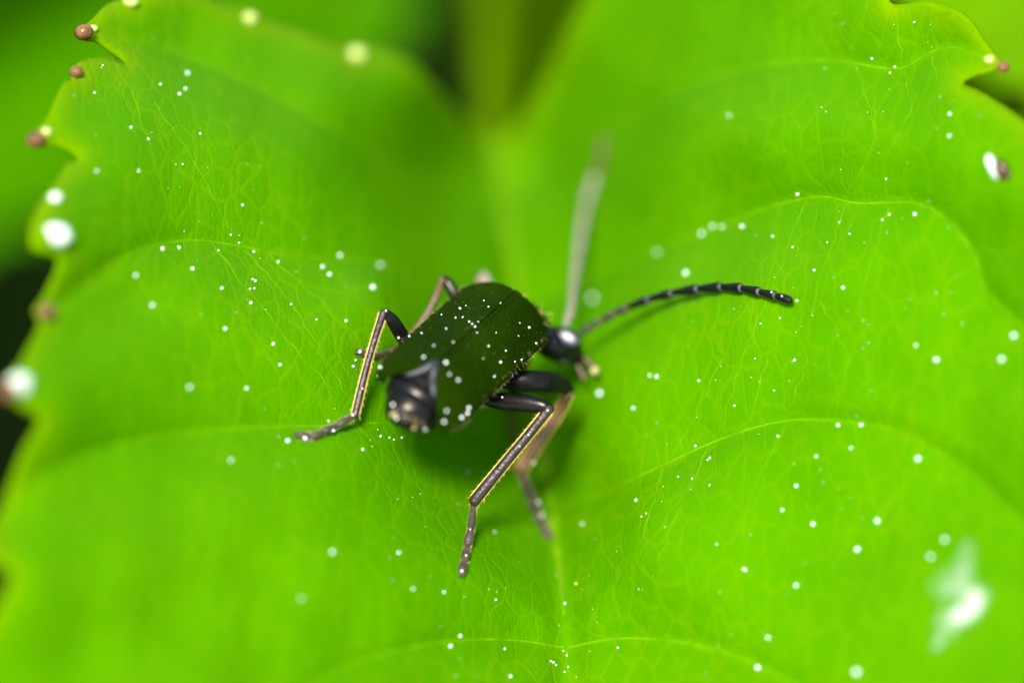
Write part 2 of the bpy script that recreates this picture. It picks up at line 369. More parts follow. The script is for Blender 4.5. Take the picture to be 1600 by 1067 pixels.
# glands on the teeth
def gland(px, py, rl, rw, ang, mat, lift=4.0, seed=0):
    c = LP(px, py, lift); a = math.radians(ang)
    d = RV * math.cos(a) + UV * math.sin(a); e = RV * -math.sin(a) + UV * math.cos(a)
    v, f = blob(c, (d * (rl / S), e * (rw / S), FV * (rw * 0.9 / S)), seed, 0.16 if mat is M_GLINT else 0.06, 16, 11)
    return mesh_obj('gland', v, f, mat, leaf_root, LB)
for i, a in enumerate([(131, 51, 15, 13, 10, M_GLAND), (146, 45, 7, 6, 0, M_GLAND_PALE), (119, 113, 11, 10, 30, M_GLAND), (56, 218, 15, 13, 20, M_GLAND), (72, 207, 9, 8, 0, M_GLAND_PALE),
                       (204, 3, 13, 10, -10, M_GLAND_PALE), (390, 29, 12, 11, 0, M_GLAND_PALE), (557, 86, 15, 14, 0, M_GLAND_PALE),
                       (86, 309, 10, 9, 0, M_GLINT), (90, 368, 22, 18, -15, M_GLINT), (71, 487, 15, 13, 0, M_GLAND), (30, 600, 19, 17, 20, M_GLINT), (12, 612, 16, 13, 60, M_GLAND),
                       (1546, 94, 9, 8, 0, M_GLAND_PALE), (1568, 105, 10, 9, 0, M_GLAND), (1551, 262, 21, 8, -66, M_GLINT), (1567, 266, 19, 11, -60, M_GLAND_DARK)]):
    gland(*a, seed=i)

# ---------------------------------------------------------------- leaves behind
def back_leaf(name, outline, w_at, mat, label, rib, group=None):
    """outline: px points; w_at(px,py): depth"""
    o = catmull(outline + [outline[0]], 5)[:-1]; lo, hi = o.min(0), o.max(0); st = max(hi - lo) / 26
    gx, gy = np.meshgrid(np.arange(lo[0], hi[0], st), np.arange(lo[1], hi[1], st)); g = np.stack([gx.ravel(), gy.ravel()], 1)
    g += rng.uniform(-0.1, 0.1, g.shape) * st; ins = np.zeros(len(g), bool)
    for a, b in zip(o, np.roll(o, -1, 0)):
        c = ((a[1] > g[:, 1]) != (b[1] > g[:, 1]))
        with np.errstate(divide='ignore', invalid='ignore'):
            ins ^= c & (g[:, 0] < (b[0] - a[0]) * (g[:, 1] - a[1]) / (b[1] - a[1]) + a[0])
    g = g[ins]; g = g[seg_dist(g, np.vstack([o, o[:1]])) > st * 0.4]
    rv, _, rf, *_ = delaunay_2d_cdt([Vector(p) for p in np.vstack([o, g])], [], [list(range(len(o)))], 1, 1e-4)
    rc = catmull(rib, 6); q = np.array([(v.x, v.y) for v in rv]); d = seg_dist(q, rc)
    wf = lambda q_: w_at(q_) + 12 * waves(q_, 8, 90) + 40 * np.exp(-(seg_dist(q_, rc) / 60) ** 2)
    W = wf(q); root = empty(name, P(*rc[0], float(wf(rc[:1])[0]))); B = root.location.copy()
    ob = mesh_obj('blade', [P(x, y, w) for (x, y), w in zip(q, W)], [tuple(f)[::-1] for f in rf], mat, root, B)
    if ob.data.polygons[0].normal.dot(-FV) < 0: ob.data.flip_normals()
    s_ = ob.modifiers.new('thickness', 'SOLIDIFY'); s_.thickness = 0.012; s_.offset = -1
    w = wf(rc); v, f = tube([(P(rc[i][0], rc[i][1], w[i]), (18 - 12 * i / len(rc)) / S, (10 - 6 * i / len(rc)) / S) for i in range(len(rc))], sides=8)
    mesh_obj('midrib', v, f, M_VEIN if mat is M_LEAF_YOUNG else M_STALK, root, B)
    return tag(root, label, 'leaf', group)
def serrate(pts, amp=14, n=6):
    c = catmull(pts + [pts[0]], n)[:-1]; m = c.mean(0); out = []
    for i, p in enumerate(c):
        d = (p - m) / (np.linalg.norm(p - m) + 1e-9); out.append(tuple(p + d * amp * (1 if i % 3 == 0 else -0.4 if i % 3 == 1 else 0.2)))
    return out
lin = lambda x0, y0, w0, gx, gy: (lambda q: w0 + (q[:, 0] - x0) * gx + (q[:, 1] - y0) * gy)
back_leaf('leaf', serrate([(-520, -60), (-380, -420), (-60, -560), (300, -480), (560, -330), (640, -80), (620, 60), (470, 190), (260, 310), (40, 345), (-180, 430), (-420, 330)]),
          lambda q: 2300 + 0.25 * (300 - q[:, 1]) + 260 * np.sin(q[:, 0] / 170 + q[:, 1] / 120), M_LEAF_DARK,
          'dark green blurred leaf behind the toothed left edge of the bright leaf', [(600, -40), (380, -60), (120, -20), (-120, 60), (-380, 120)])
back_leaf('leaf', serrate([(1380, -330), (1560, -420), (1780, -360), (1900, -160), (1880, 60), (1760, 170), (1620, 150), (1500, 90), (1420, 20), (1370, -120)]),
          lin(1600, 0, 900, -0.25, -0.5), M_LEAF_YOUNG, 'pale yellow green blurred leaf behind the toothed right lobe', [(1840, -260), (1720, -140), (1600, -40), (1500, 40)])
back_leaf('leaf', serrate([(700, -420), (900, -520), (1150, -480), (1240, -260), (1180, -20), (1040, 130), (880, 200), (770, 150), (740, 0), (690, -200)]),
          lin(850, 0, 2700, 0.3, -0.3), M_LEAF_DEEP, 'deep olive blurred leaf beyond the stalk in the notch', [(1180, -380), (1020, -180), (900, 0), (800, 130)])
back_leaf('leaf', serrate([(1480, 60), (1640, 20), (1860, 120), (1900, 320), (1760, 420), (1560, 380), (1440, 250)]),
          lin(1600, 200, 900, 0.1, -0.3), M_LEAF_DEEP, 'leaf with painted dark shade in the gap below the right tooth gland', [(1860, 200), (1700, 210), (1500, 200)])

# ---------------------------------------------------------------- the beetle
def elytra_material():
    m, t, b, out = new_mat('wing_case_green'); L = t.links.new
    co = N(t, 'ShaderNodeTexCoord').outputs['Object']; uv = N(t, 'ShaderNodeUVMap').outputs[0]
    big = N(t, 'ShaderNodeTexNoise', Scale=6.0, Detail=3.0); L(co, big.inputs['Vector'])
    c = mix(t, ramp(t, big.outputs['Fac'], [(0.35, (0, 0, 0)), (0.65, (1, 1, 1))]), (0.0052, 0.0150, 0.0002), (0.0095, 0.0245, 0.0002))
    L(c, b.inputs['Base Color']); b.inputs['Roughness'].default_value = 0.55
    b.inputs['Specular IOR Level'].default_value = 0.03; b.inputs['Specular Tint'].default_value = (0.7, 1, 0.0, 1)
    mp = N(t, 'ShaderNodeMapping'); mp.inputs['Scale'].default_value = (120, 26, 1); L(uv, mp.inputs['Vector'])
    nz = N(t, 'ShaderNodeTexNoise', Scale=1.0, Detail=3.0, Distortion=0.6); L(mp.outputs[0], nz.inputs['Vector'])
    vo = N(t, 'ShaderNodeTexVoronoi', Scale=170.0); L(co, vo.inputs['Vector'])
    h = mathn(t, 'ADD', mathn(t, 'MULTIPLY', nz.outputs['Fac'], 0.7), mathn(t, 'MULTIPLY', vo.outputs['Distance'], 0.6))
    bp = N(t, 'ShaderNodeBump', Strength=0.9, Distance=0.006); L(h, bp.inputs['Height']); L(bp.outputs[0], b.inputs['Normal'])
    return m
M_CASE = elytra_material()
M_BLACK = plain('chitin_black', (0.0035, 0.0032, 0.0028), rough=0.28, spec=0.21, var=0.4, scale=30, bump=0.12, bscale=160, bdist=0.003, tint=(1, 0.9, 0.72))
M_HIGHLIGHT_PLATE = plain('highlight_plate_black', (0.008, 0.008, 0.009), rough=0.36, spec=0.7, var=0.3, scale=30, bump=0.1, bscale=120, bdist=0.002)
M_RIM = plain('chitin_grey_rim', (0.010, 0.009, 0.008), rough=0.5, spec=0.45, var=0.3, scale=30, bump=0.2, bscale=120, bdist=0.003)
M_EYE = plain('eye_black', (0.010, 0.008, 0.008), rough=0.12, spec=0.7, var=0.2, scale=30, coat=1.0)
M_SHIN = plain('chitin_brown', (0.026, 0.014, 0.007), rough=0.36, spec=0.5, var=0.5, scale=35, bump=0.7, bscale=130, bdist=0.004)
M_RUST = plain('chitin_rust', (0.080, 0.042, 0.014), rough=0.40, spec=0.45, var=0.5, scale=25, bump=0.4, bscale=110, bdist=0.003)
M_FOOT = plain('tarsus_brown', (0.040, 0.026, 0.014), rough=0.5, spec=0.4, var=0.5, scale=50, bump=0.5, bscale=140, bdist=0.004, sheen=0.1)
M_ANT = plain('antenna_black', (0.004, 0.0036, 0.003), rough=0.45, spec=0.16, var=0.4, scale=50, bump=0.5, bscale=160, bdist=0.003)
M_JOINT = plain('antenna_joint', (0.045, 0.040, 0.036), rough=0.5, spec=0.4, var=0.3, scale=50)
M_TAN = plain('tan_leg_antenna_sheen', (0.22, 0.18, 0.125), rough=0.4, spec=0.6, var=0.25, scale=30)  # tan of one front leg; on the antenna it paints in a sheen
M_OLIVE = plain('antenna_olive', (0.085, 0.060, 0.012), rough=0.5, spec=0.3, var=0.25, scale=30)
M_GOLD = plain('golden_hair', (0.50, 0.34, 0.07), rough=0.4, spec=0.5, var=0.25, scale=40)
M_HAIR = plain('pale_hair', (0.30, 0.24, 0.10), rough=0.4, spec=0.5, var=0.25, scale=40)
M_PALE = plain('pale_lobe', (0.30, 0.24, 0.10), rough=0.45, spec=0.5, var=0.25, scale=30, sss=0.2)

FB = np.array((.518, -.469, .714)); NB = np.array((.29, -.69, -.664)); RB = np.array((.804, .551, -.221))   # in (px, py, w)
OB = np.array((801., 459., 36.))
def Bp(a, b, n): return OB - FB * a + RB * b + NB * n
def BW(a, b, n): return P(*Bp(a, b, n))
bug = empty('beetle', BW(130, 0, -150)); BB = bug.location.copy()
tag(bug, 'dark green beetle with square wing-cases and black legs standing on the leaf', 'beetle')
part = lambda name, vf, mat, parent=bug: mesh_obj(name, vf[0], vf[1], mat, parent, BB)
def hairs(name, spikes, mat, parent, rad=0.55):
    """spikes: (base world, direction world unit, length px)"""
    v, f = [], []
    for b, d, l in spikes:
        s = d.cross(FV); s = s.normalized() if s.length > 1e-3 else RV.copy(); u = s.cross(d).normalized(); o = len(v); r = rad / S
        v += [b + s * r, b - s * r * 0.5 + u * r * 0.87, b - s * r * 0.5 - u * r * 0.87, b + d * (l / S)]
        f += [(o, o + 1, o + 3), (o + 1, o + 2, o + 3), (o + 2, o, o + 3)]
    ob = mesh_obj(name, v, f, mat, parent, BB, smooth=False); ob['kind'] = 'stuff'; return ob

# body: one continuous surface from the tip of the abdomen to the mouth
rows = [(*Bp(312, 8, -78), 8, 6), (*Bp(308, 8, -76), 20, 15), (*Bp(298, 6, -73), 33, 25), (*Bp(280, 5, -68), 43, 32), (*Bp(276, 5, -68), 42, 31), (*Bp(262, 3, -66), 53, 38), (*Bp(257, 3, -66), 52, 37), (*Bp(240, 2, -64), 60, 42),
        (*Bp(200, 0, -60), 64, 45), (*Bp(120, 0, -58), 68, 48), (*Bp(50, 0, -58), 64, 46), (*Bp(8, 3, -62), 50, 36), (*Bp(-12, 10, -62), 46, 36), (*Bp(-40, 26, -76), 43, 34), (*Bp(-56, 42, -92), 33, 27),
        (*Bp(-66, 52, -106), 22, 20), (*Bp(-75, 60, -112), 27, 24), (*Bp(-90, 72, -118), 31, 27), (*Bp(-102, 83, -124), 28, 25), (*Bp(-110, 95, -134), 19, 18), (*Bp(-114, 105, -144), 13, 12), (*Bp(-116, 112, -150), 5, 5)]
rc = catmull(rows, 5)
upb = P(*(OB + NB)) - P(*OB)
body = part('body', tube([(P(*q[:3]), q[3] / S, q[4] / S) for q in rc], up=upb, sides=28), M_BLACK)

def wing_case(sg, L, splay):
    ns, nt_ = 60, 26; V_, F_, uvs = [], [], []
    edge = []
    for i in range(ns + 1):
        s = i / ns; a = -26 + s * (L + 26)
        bo = 79 + 2 * math.sin(s * math.pi) + splay * s ** 3
        if s < 0.07: bo = 64 + (bo - 64) * math.sqrt(max(0, 1 - ((0.07 - s) / 0.07) ** 2))
        k = max(0, (s - 0.80) / 0.20)
        bi = 0.6 + (20 + splay * 0.4) * k ** 1.6; mid = (bi * 0.48 + bo * 0.52)
        sh = math.sqrt(max(0.0, 1 - k ** 2.2)); bi2 = mid + (bi - mid) * sh; bo2 = mid + (bo - mid) * sh
        for j in range(nt_ + 1):
            t = j / nt_; b = bi2 + (bo2 - bi2) * t
            n = -50 * (b / 80) ** 2.3 - 30 * max(0, (s - 0.72) / 0.28) ** 2 - 14 * max(0, (0.13 - s) / 0.13) ** 2
            n += 2.0 * math.exp(-((b - 3) / 4) ** 2) - 1.5 * math.exp(-((b - 9) / 5) ** 2)          # raised seam
            n += 3.0 * math.exp(-(((s - 0.10) / 0.07) ** 2 + ((b - 58) / 12) ** 2))                 # shoulder bump
            n += (7 if sg < 0 else 5) * math.sin(t * 3.1) * k + 3.5 * k * math.sin(s * 47 + t * 9 + sg)
            a2 = a + (10 * (t - 0.5) * k)
            V_.append(BW(a2, sg * b, n)); uvs.append((s, t))
    for i in range(ns):
        for j in range(nt_):
            q_ = (i * (nt_ + 1) + j, i * (nt_ + 1) + j + 1, (i + 1) * (nt_ + 1) + j + 1, (i + 1) * (nt_ + 1) + j)
            F_.append(q_ if sg > 0 else q_[::-1])
    ob = part('wing_case', (V_, F_), M_CASE)
    ul = ob.data.uv_layers.new(name='UVMap')
    for lp in ob.data.loops: ul.data[lp.index].uv = uvs[lp.vertex_index]
    if ob.data.polygons[300].normal.dot(upb) < 0: ob.data.flip_normals()
    so = ob.modifiers.new('thickness', 'SOLIDIFY'); so.thickness = 5 / S; so.offset = -1
    # thick rolled rim round the tip
    ids = [i * (nt_ + 1) for i in range(int(ns * 0.80), ns - 1)]; m_ = len(ids)
    part('tip_rim', tube([(V_[k] - upb.normalized() * (4 / S), (1.5 + 6.5 * math.sin(math.pi * (i + .5) / m_) ** .7) / S, (1.5 + 5 * math.sin(math.pi * (i + .5) / m_) ** .7) / S) for i, k in enumerate(ids)], sides=12), M_RIM, ob)
    # fringe of short hairs on the outer margin
    sp = []
    for k in range(110):
        i = random.randint(2, ns - 4); j = nt_ - random.choice((0, 0, 0, 1, 2)); c = V_[i * (nt_ + 1) + j]
        out = (P(*(OB + RB * sg)) - P(*OB)).normalized(); back = (P(*(OB - FB)) - P(*OB)).normalized()
        d = (out * random.uniform(0.3, 1) + back * random.uniform(0.2, 1) + upb.normalized() * random.uniform(0.0, 0.7)).normalized()
        sp.append((c, d, random.uniform(5, 11)))
    for k in range(50):
        i = random.randint(3, ns - 4); j = random.randint(1, nt_ - 1); c = V_[i * (nt_ + 1) + j]
        d = (back * 1.0 + upb.normalized() * random.uniform(0.15, 0.5) + out * random.uniform(-.3, .3)).normalized(); sp.append((c, d, random.uniform(4, 7)))
    hairs('hair', sp, M_HAIR, ob, 0.24)
    return ob
wc_l = wing_case(-1, 276, 4); wc_r = wing_case(1, 284, 8)
# tail: pale lobes and hairs at the tip of the abdomen
for i, (x, y, w, r, m) in enumerate([(616, 648, -142, 7, M_PALE), (647, 669, -142, 4, M_PALE)]):
    part('tail_lobe', blob(P(x, y, w), (RV * (r / S), UV * (r * 0.8 / S), FV * (r / S)), i, 0.12, 10, 8), m)
hb = []
for k in range(60):
    a = random.uniform(0, 1); x, y = 612 + 56 * a + random.uniform(-3, 3), 638 + 26 * a + random.uniform(-4, 4)
    hb.append((P(x, y, -150), (RV * random.uniform(-.5, .4) - UV * random.uniform(.3, 1) - FV * random.uniform(0, .6)).normalized(), random.uniform(8, 15)))
hairs('hair', hb[:34], M_HAIR, bug, 0.4)
# head: eyes, palps
for a, b, n in ((-93, 46, -112), (-78, 90, -126)):
    part('eye', blob(BW(a, b, n), (RV * (11 / S), UV * (12 / S), FV * (11 / S)), 3, 0.0, 16, 12), M_EYE)
hv = (-FV - sd).normalized(); ha = (RV * 0.86 - UV * 0.5); ha = (ha - hv * ha.dot(hv)).normalized()
part('highlight_plate', blob(P(888, 527, 138), (ha * (21 / S), hv.cross(ha) * (14 / S), hv * (5 / S)), 1, 0.0, 24, 16), M_HIGHLIGHT_PLATE)  # plate added on the head, turned to catch a broad sun highlight
part('palp', px_tube([(908, 556, 185, 4), (920, 566, 184, 3.5), (926, 574, 182, 6), (929, 579, 180, 6)], 5), M_RUST)
part('palp', px_tube([(900, 564, 185, 4), (906, 578, 182, 3.5), (912, 590, 180, 5)], 5), M_RUST)
part('palp', blob(P(929, 579, 176), (RV * (7 / S), UV * (7 / S), FV * (7 / S)), 3, 0.1, 10, 8), M_PALE)
hh = []
for k in range(90):
    c = BW(random.uniform(-60, -10), random.uniform(-25, 60), random.uniform(-50, -36)); d = Vector([random.gauss(0, 1) for _ in range(3)]).normalized()
    if d.dot(upb) < 0: d = -d
    hh.append((c, d, random.uniform(5, 11)))
hairs('hair', hh, M_GOLD, body, 0.45)

def above(p, lift):
    """keep a joint clear of the blade"""
    return (p[0], p[1], min(p[2], float(leaf_w([p[:2]])[0]) - lift)) + tuple(p[3:])
def antenna(joints, radii, mats):
    root = None; joints = [above(j, 22) for j in joints]
    for i, (p, q_) in enumerate(zip(joints[:-1], joints[1:])):
        r = radii[i]; p = np.array(p, float); q_ = np.array(q_, float); d = q_ - p
        tip = i == len(joints) - 2
        prof = [(0.0, .50), (0.12, .66), (0.5, .86), (0.8, 1.0), (0.93, .98), (1.0, .70)] if not tip else [(0, .55), (.15, .85), (.5, 1), (.8, .9), (.95, .62), (1, .35)]
        m1, m2 = mats[i] if isinstance(mats[i], tuple) else (mats[i], M_JOINT)
        v, f = px_tube([(*(p + d * t), r * k) for t, k in prof], 3, sides=14, round_ends=False)
        if root is None: root = part('antenna', (v, f), m1)
        else: part('antenna_segment', (v, f), m1, root)
        if not tip:
            c = q_; u = d / np.linalg.norm(d)
            v, f = px_tube([(*(c - u * r * .35), r * .90), (*(c - u * r * .05), r * 0.92), (*(c + u * r * .2), r * .66)], 3, sides=12, round_ends=False)
            part('antenna_joint', (v, f), m2, root)
    return root
antenna([(905, 520, 178), (922, 511, 175), (938, 502, 172), (958, 491, 166), (980, 481, 158), (1013, 468, 140), (1050, 458, 116), (1090, 451, 90), (1127, 448, 64), (1159, 450, 42), (1187, 456, 22), (1212, 462, 8), (1238, 470, -4)],
        [6.2, 5.8, 6.4, 7, 7.4, 7.8, 8, 8, 7.8, 7.4, 7.2, 6.6], [(M_SHIN, M_RUST), (M_SHIN, M_RUST), (M_SHIN, M_RUST), (M_SHIN, M_RUST)] + [M_ANT] * 8)
antenna([(884, 508, 180), (891, 490, 210), (894, 468, 245), (897, 442, 290), (902, 408, 350), (907, 372, 410), (913, 336, 470), (921, 302, 525), (930, 276, 570), (938, 252, 615), (942, 232, 650), (944, 214, 685)],
        [6.8, 6.4, 6.8, 7.2, 7.4, 7.4, 7.2, 7, 6.8, 6.6, 6], [(M_TAN, M_TAN)] * 8 + [(M_OLIVE, M_OLIVE)] * 3)

def leg(femur, tibia, tarsus, fm, tm, am, name='leg', ridge=True, fs=20):
    f = part(name, px_tube(femur, 7, sides=fs, flat=0.6), fm)
    part('tibia', px_tube(tibia, 6, sides=14), tm, f)
    if ridge:
        t = np.array(tibia, float); c = catmull(tibia, 6); sp = []
        for sg in (-1, 1):
            ln = []
            for i in range(len(c)):
                d = c[min(i + 1, len(c) - 1)] - c[max(i - 1, 0)]; l = math.hypot(d[0], d[1]); nx, ny = -d[1] / l, d[0] / l
                ln.append((c[i][0] + nx * sg * c[i][3] * .93, c[i][1] + ny * sg * c[i][3] * .93, c[i][2], 1.7))
                for _ in range(3):
                    di = (RV * (nx * sg) - UV * (ny * sg)).normalized() * random.uniform(.25, .8) + (P(*c[min(i + 1, len(c) - 1)][:3]) - P(*c[max(i - 1, 0)][:3])).normalized() + -FV * random.uniform(-.2, .4)
                    sp.append((P(*ln[-1][:3]), di.normalized(), random.uniform(6, 11)))
            part('tibia_ridge', px_tube(ln, 2, sides=8, round_ends=False), M_GOLD, f)
        e = P(*c[-1][:3]); dd = (P(*c[-1][:3]) - P(*c[-3][:3])).normalized()
        for k in range(3): sp.append((e, (dd + RV * random.uniform(-.7, .5)).normalized(), 17))
        hairs('bristle', sp, M_GOLD, f, 0.5)
    # tarsus: a chain of segments that widen to their ends, then two claws
    pcs = []; t = [np.array(q_, float) for q_ in tarsus]
    for i, (p, q_) in enumerate(zip(t[:-1], t[1:])):
        d = q_ - p; r = p[3]; last = i == len(t) - 2
        pcs.append(px_tube([(*(p + d * k)[:3], r * m) for k, m in ((0, .6), (.3, .75), (.75, 1.05), (1.0, .75))], 3, sides=12))
    e, u = t[-1], (t[-1] - t[-2]); u = u[:3] / np.linalg.norm(u[:3]); sd_ = np.array((-u[1], u[0], 0))
    for sg in (-1, 1):
        b = e[:3]; pcs.append(px_tube([(*b, 2.4), (*(b + u * 7 + sd_ * sg * 4), 2.0), (*(b + u * 10 + sd_ * sg * 6 + np.array((0, 0, 5))), .7)], 3, sides=8))
    part('tarsus', merge(pcs), am, f)
    sp = []
    for p, q_ in zip(t[:-1], t[1:]):
        for _ in range(34):
            k = random.random(); c = p + (q_ - p) * k; s_ = random.choice((-1, 1))
            d = RV * (sd_[0] * s_) - UV * (sd_[1] * s_) + (P(*q_[:3]) - P(*p[:3])).normalized() * .9
            sp.append((P(*(c[:3] + sd_ * s_ * c[3] * .7)), d.normalized(), random.uniform(5, 9)))
    hairs('bristle', sp, M_PALE, f, 0.6)
    return f
def on_leaf(rows_, lift=6):
    """lay the last joints of a foot on the blade"""
    out = []
    for i, (x, y, w, r) in enumerate(rows_):
        lw = float(leaf_w([(x, y)])[0]) - lift - r * .8; k = i / (len(rows_) - 1)
        out.append((x, y, min(lw, w * (1 - k) + lw * k), r))
    return out
# hind legs
leg([(652, 552, 0, 8), (630, 527, -10, 11), (614, 502, -22, 10.5), (602, 490, -28, 8)], [(599, 489, -28, 6.5), (584, 535, -26, 5.6), (570, 585, -30, 6), (555, 648, -40, 6.5)],
    on_leaf([(553, 650, -42, 6), (528, 664, -60, 6), (506, 674, -75, 6), (488, 682, -85, 6.5), (468, 680, -95, 5.5)]), M_BLACK, M_SHIN, M_FOOT)
leg([(752, 622, 10, 10), (785, 627, 0, 14), (820, 630, -12, 14), (846, 634, -20, 11.5), (858, 639, -22, 8)], [(857, 640, -22, 8), (830, 674, -18, 8), (790, 722, -12, 8.5), (742, 781, -6, 9.5)],
    on_leaf([(740, 786, -4, 6.5), (736, 826, -4, 8), (731, 850, -3, 7), (726, 872, -2, 7.5), (722, 894, 0, 6.5)], 2), M_BLACK, M_SHIN, M_FOOT)
# middle legs
leg([(770, 590, 60, 12), (810, 595, 50, 17), (850, 597, 60, 17.5), (878, 602, 85, 14), (890, 611, 102, 9)], [(889, 614, 104, 8), (872, 645, 128, 8.5), (842, 690, 142, 9.5), (814, 733, 155, 10)],
    on_leaf([(813, 736, 156, 7), (829, 776, 160, 8.5), (838, 796, 162, 7), (846, 815, 165, 7.5), (856, 836, 170, 6)], 2), M_BLACK, M_RUST, M_FOOT)
leg([(735, 500, 120, 9), (712, 462, 118, 10), (700, 443, 120, 9), (694, 437, 122, 7)], [(691, 438, 122, 6), (682, 462, 125, 5.5), (660, 502, 120, 5.5), (628, 540, 105, 5.5)],
    on_leaf([(626, 543, 104, 5), (610, 550, 95, 5.5), (596, 554, 85, 6), (580, 555, 72, 5.5), (562, 550, 60, 6)], 3), M_BLACK, M_RUST, M_FOOT, ridge=False)
# front legs
leg([(800, 500, 150, 10), (768, 462, 210, 11), (758, 442, 230, 11), (753, 433, 240, 10)], [(752, 434, 242, 9), (742, 458, 260, 7), (728, 500, 290, 7)],
    on_leaf([(727, 503, 292, 6), (716, 520, 300, 6.5), (706, 536, 305, 6)], 2), M_TAN, M_RUST, M_FOOT, ridge=False)
leg([(820, 560, 150, 9), (808, 590, 190, 10), (800, 625, 240, 9), (798, 640, 262, 7)], [(798, 642, 264, 6), (801, 662, 285, 6), (806, 690, 310, 6)],
    on_leaf([(807, 692, 312, 5), (812, 702, 325, 5.5), (818, 714, 335, 5)], 2), M_BLACK, M_RUST, M_FOOT, ridge=False)

# ---------------------------------------------------------------- pollen and dust
bpy.context.view_layer.update()
def bvh_of(objs):
    v, f = [], []
    for o in objs:
        off = len(v); v += [o.matrix_world @ x.co for x in o.data.vertices]; f += [[i + off for i in p.vertices] for p in o.data.polygons]
    return BVHTree.FromPolygons(v, f)
kids = [o for o in bug.children_recursive if o.type == 'MESH' and o.get('kind') != 'stuff']
T_BUG = bvh_of(kids); T_LEAF = bvh_of([blade])
def hit(tree, px, py):
    d = (P(px, py) - CAM).normalized(); loc, nor, _, _ = tree.ray_cast(CAM, d)
    if loc is not None and nor.dot(d) > 0: nor = -nor
    return loc, nor
grain_meshes = []
for k in range(6):
    v, f = blob(Vector((0, 0, 0)), (RV * random.uniform(.85, 1.15), Vector((0, random.uniform(.85, 1.15), 0)), Vector((0, 0, random.uniform(.8, 1)))), k, 0.07, 8, 6)
    me = bpy.data.meshes.new('pollen_grain'); me.from_pydata(v, [], f); me.polygons.foreach_set('use_smooth', [True] * len(me.polygons)); me.materials.append(M_POLLEN); grain_meshes.append(me)
yellow = grain_meshes[0].copy(); yellow.materials.clear(); yellow.materials.append(M_POLLEN_Y)
CENTRE_LINE = np.array([(p[0], p[1]) for p in MIDRIB])
def spot(x, y):
    xm = np.interp(y, CENTRE_LINE[:, 1], CENTRE_LINE[:, 0]); lat = LAT_C[:4] if x > xm else LAT_C[4:]
    half = 'on the feeler side of the blade' if x > xm else 'on the blade side opposite the feeler'
    n = 0
    for l in lat:
        o = np.argsort(l[:, 0]); n += y < np.interp(x, l[o, 0], l[o, 1])
    return half + (', below its lowest vein', ', between first and second veins', ', between second and third veins', ', between third and fourth veins', ', beyond the fourth vein')[n]
def grain(loc, nor, r, label, group, me=None, sc=(1, 1, 1)):
    o = bpy.data.objects.new('pollen_grain', me or random.choice(grain_meshes)); COL.objects.link(o)
    o.location = loc + nor * (r * 0.4 / S); o.scale = tuple((r * 0.42 + 0.5) / S * k for k in sc); o.rotation_euler = [random.uniform(0, 6.28) for _ in range(3)]
    return tag(o, label, 'pollen', group)
LEAF_G = '''160 103 2.5;147 146 3;204 200 3.5;231 218 3.2;250 133 3.5;289 140 4;280 148 3.8;292 116 5;312 210 3.5;285 257 2.2;216 268 3;150 268 4;378 321 4;360 367 3;373 380 2.5;341 392 2.5;396 394 3
253 390 5;279 388 4.6;300 421 4.6;398 440 5;394 437 3;390 452 2.5;397 451 2.5;391 474 4.6;434 410 3.5;346 451 3.5;454 476 3;494 500 3;540 502 4;426 538 4.5;437 570 4;351 514 4.5;237 478 6;503 418 5;514 430 5;581 451 8;593 415 5
551 573 4.5;555 563 3;211 431 5;593 575 5;590 588 4.4;594 682 3;608 684 2;615 687 2;627 684 3;566 703 4;513 658 3;449 690 6;518 863 6;622 864 4.5;718 993 4.5;703 1010 5;788 1014 3.5;774 937 3;693 925 3.5
731 738 2;773 831 2;645 920 3.5;384 607 5;295 605 5;797 1057 4;1087 697 3;1110 716 4;1106 719 2.5;1082 748 2.5;1109 758 2;995 782 5;1003 807 2.2;1010 802 2.2;1216 682 3;1310 665 4.5;1346 664 5;1435 717 7
1245 759 5;1276 713 3.5;1223 797 5;1271 819 5.5;1372 814 7;1341 859 7.5;1245 915 6;1201 996 5;1185 1044 8;1340 1050 9;1455 870 6;1477 844 6.5;911 819 4;966 1012 3;883 943 3;864 1035 4;860 1033 3;868 1039 3
1247 303 4.6;1312 348 2.6;1390 336 2.8;1430 336 4.8;1379 344 2;1273 423 4;1318 450 4.6;1293 379 2;1208 370 3;1239 387 2.5;1161 355 6;1129 355 4.5;1114 354 4.5;1098 366 6;1073 428 7;1028 395 5;927 467 7
1246 470 4;1189 506 3;1219 497 2;1242 563 3.8;1093 595 4.2;1027 589 5;1016 587 3.5;1148 634 3;939 615 8;991 638 4.5;1464 563 7;1566 563 8;1585 526 8;1432 540 4;1429 35 3.2;1399 105 3.2;1391 115 2.8
1363 92 3;1485 179 4.5;1484 213 3.5;1385 280 2;1328 366 2;1140 181 4;886 1024 2.5;880 1017 2.5;888 1042 3;882 1050 3;530 400 5;360 720 5;470 935 4;1120 850 2;1060 745 2;1180 560 1.8;1210 610 1.8;1330 700 4'''
nleaf = 0
for row in LEAF_G.replace('\n', ';').split(';'):
    x, y, r = map(float, row.split()); loc, nor = hit(T_LEAF, x, y)
    if loc is None: continue
    if (x, y) == (1165, 890): continue
    grain(loc, nor, r, 'white pollen grain ' + spot(x, y), 'pollen grains scattered over the leaf'); nleaf += 1
loc, nor = hit(T_LEAF, 1164, 890)
g_ = grain(loc, nor, 5.5, 'oblong white pollen grain lying alone on the blade between two veins', None, sc=(1.45, 0.9, 0.8)); g_.rotation_euler = (math.radians(45), math.radians(30), 0)
loc, nor = hit(T_LEAF, 901, 912); grain(loc, nor, 4, 'yellow pollen grain lying beside the midrib of the leaf', None, yellow)
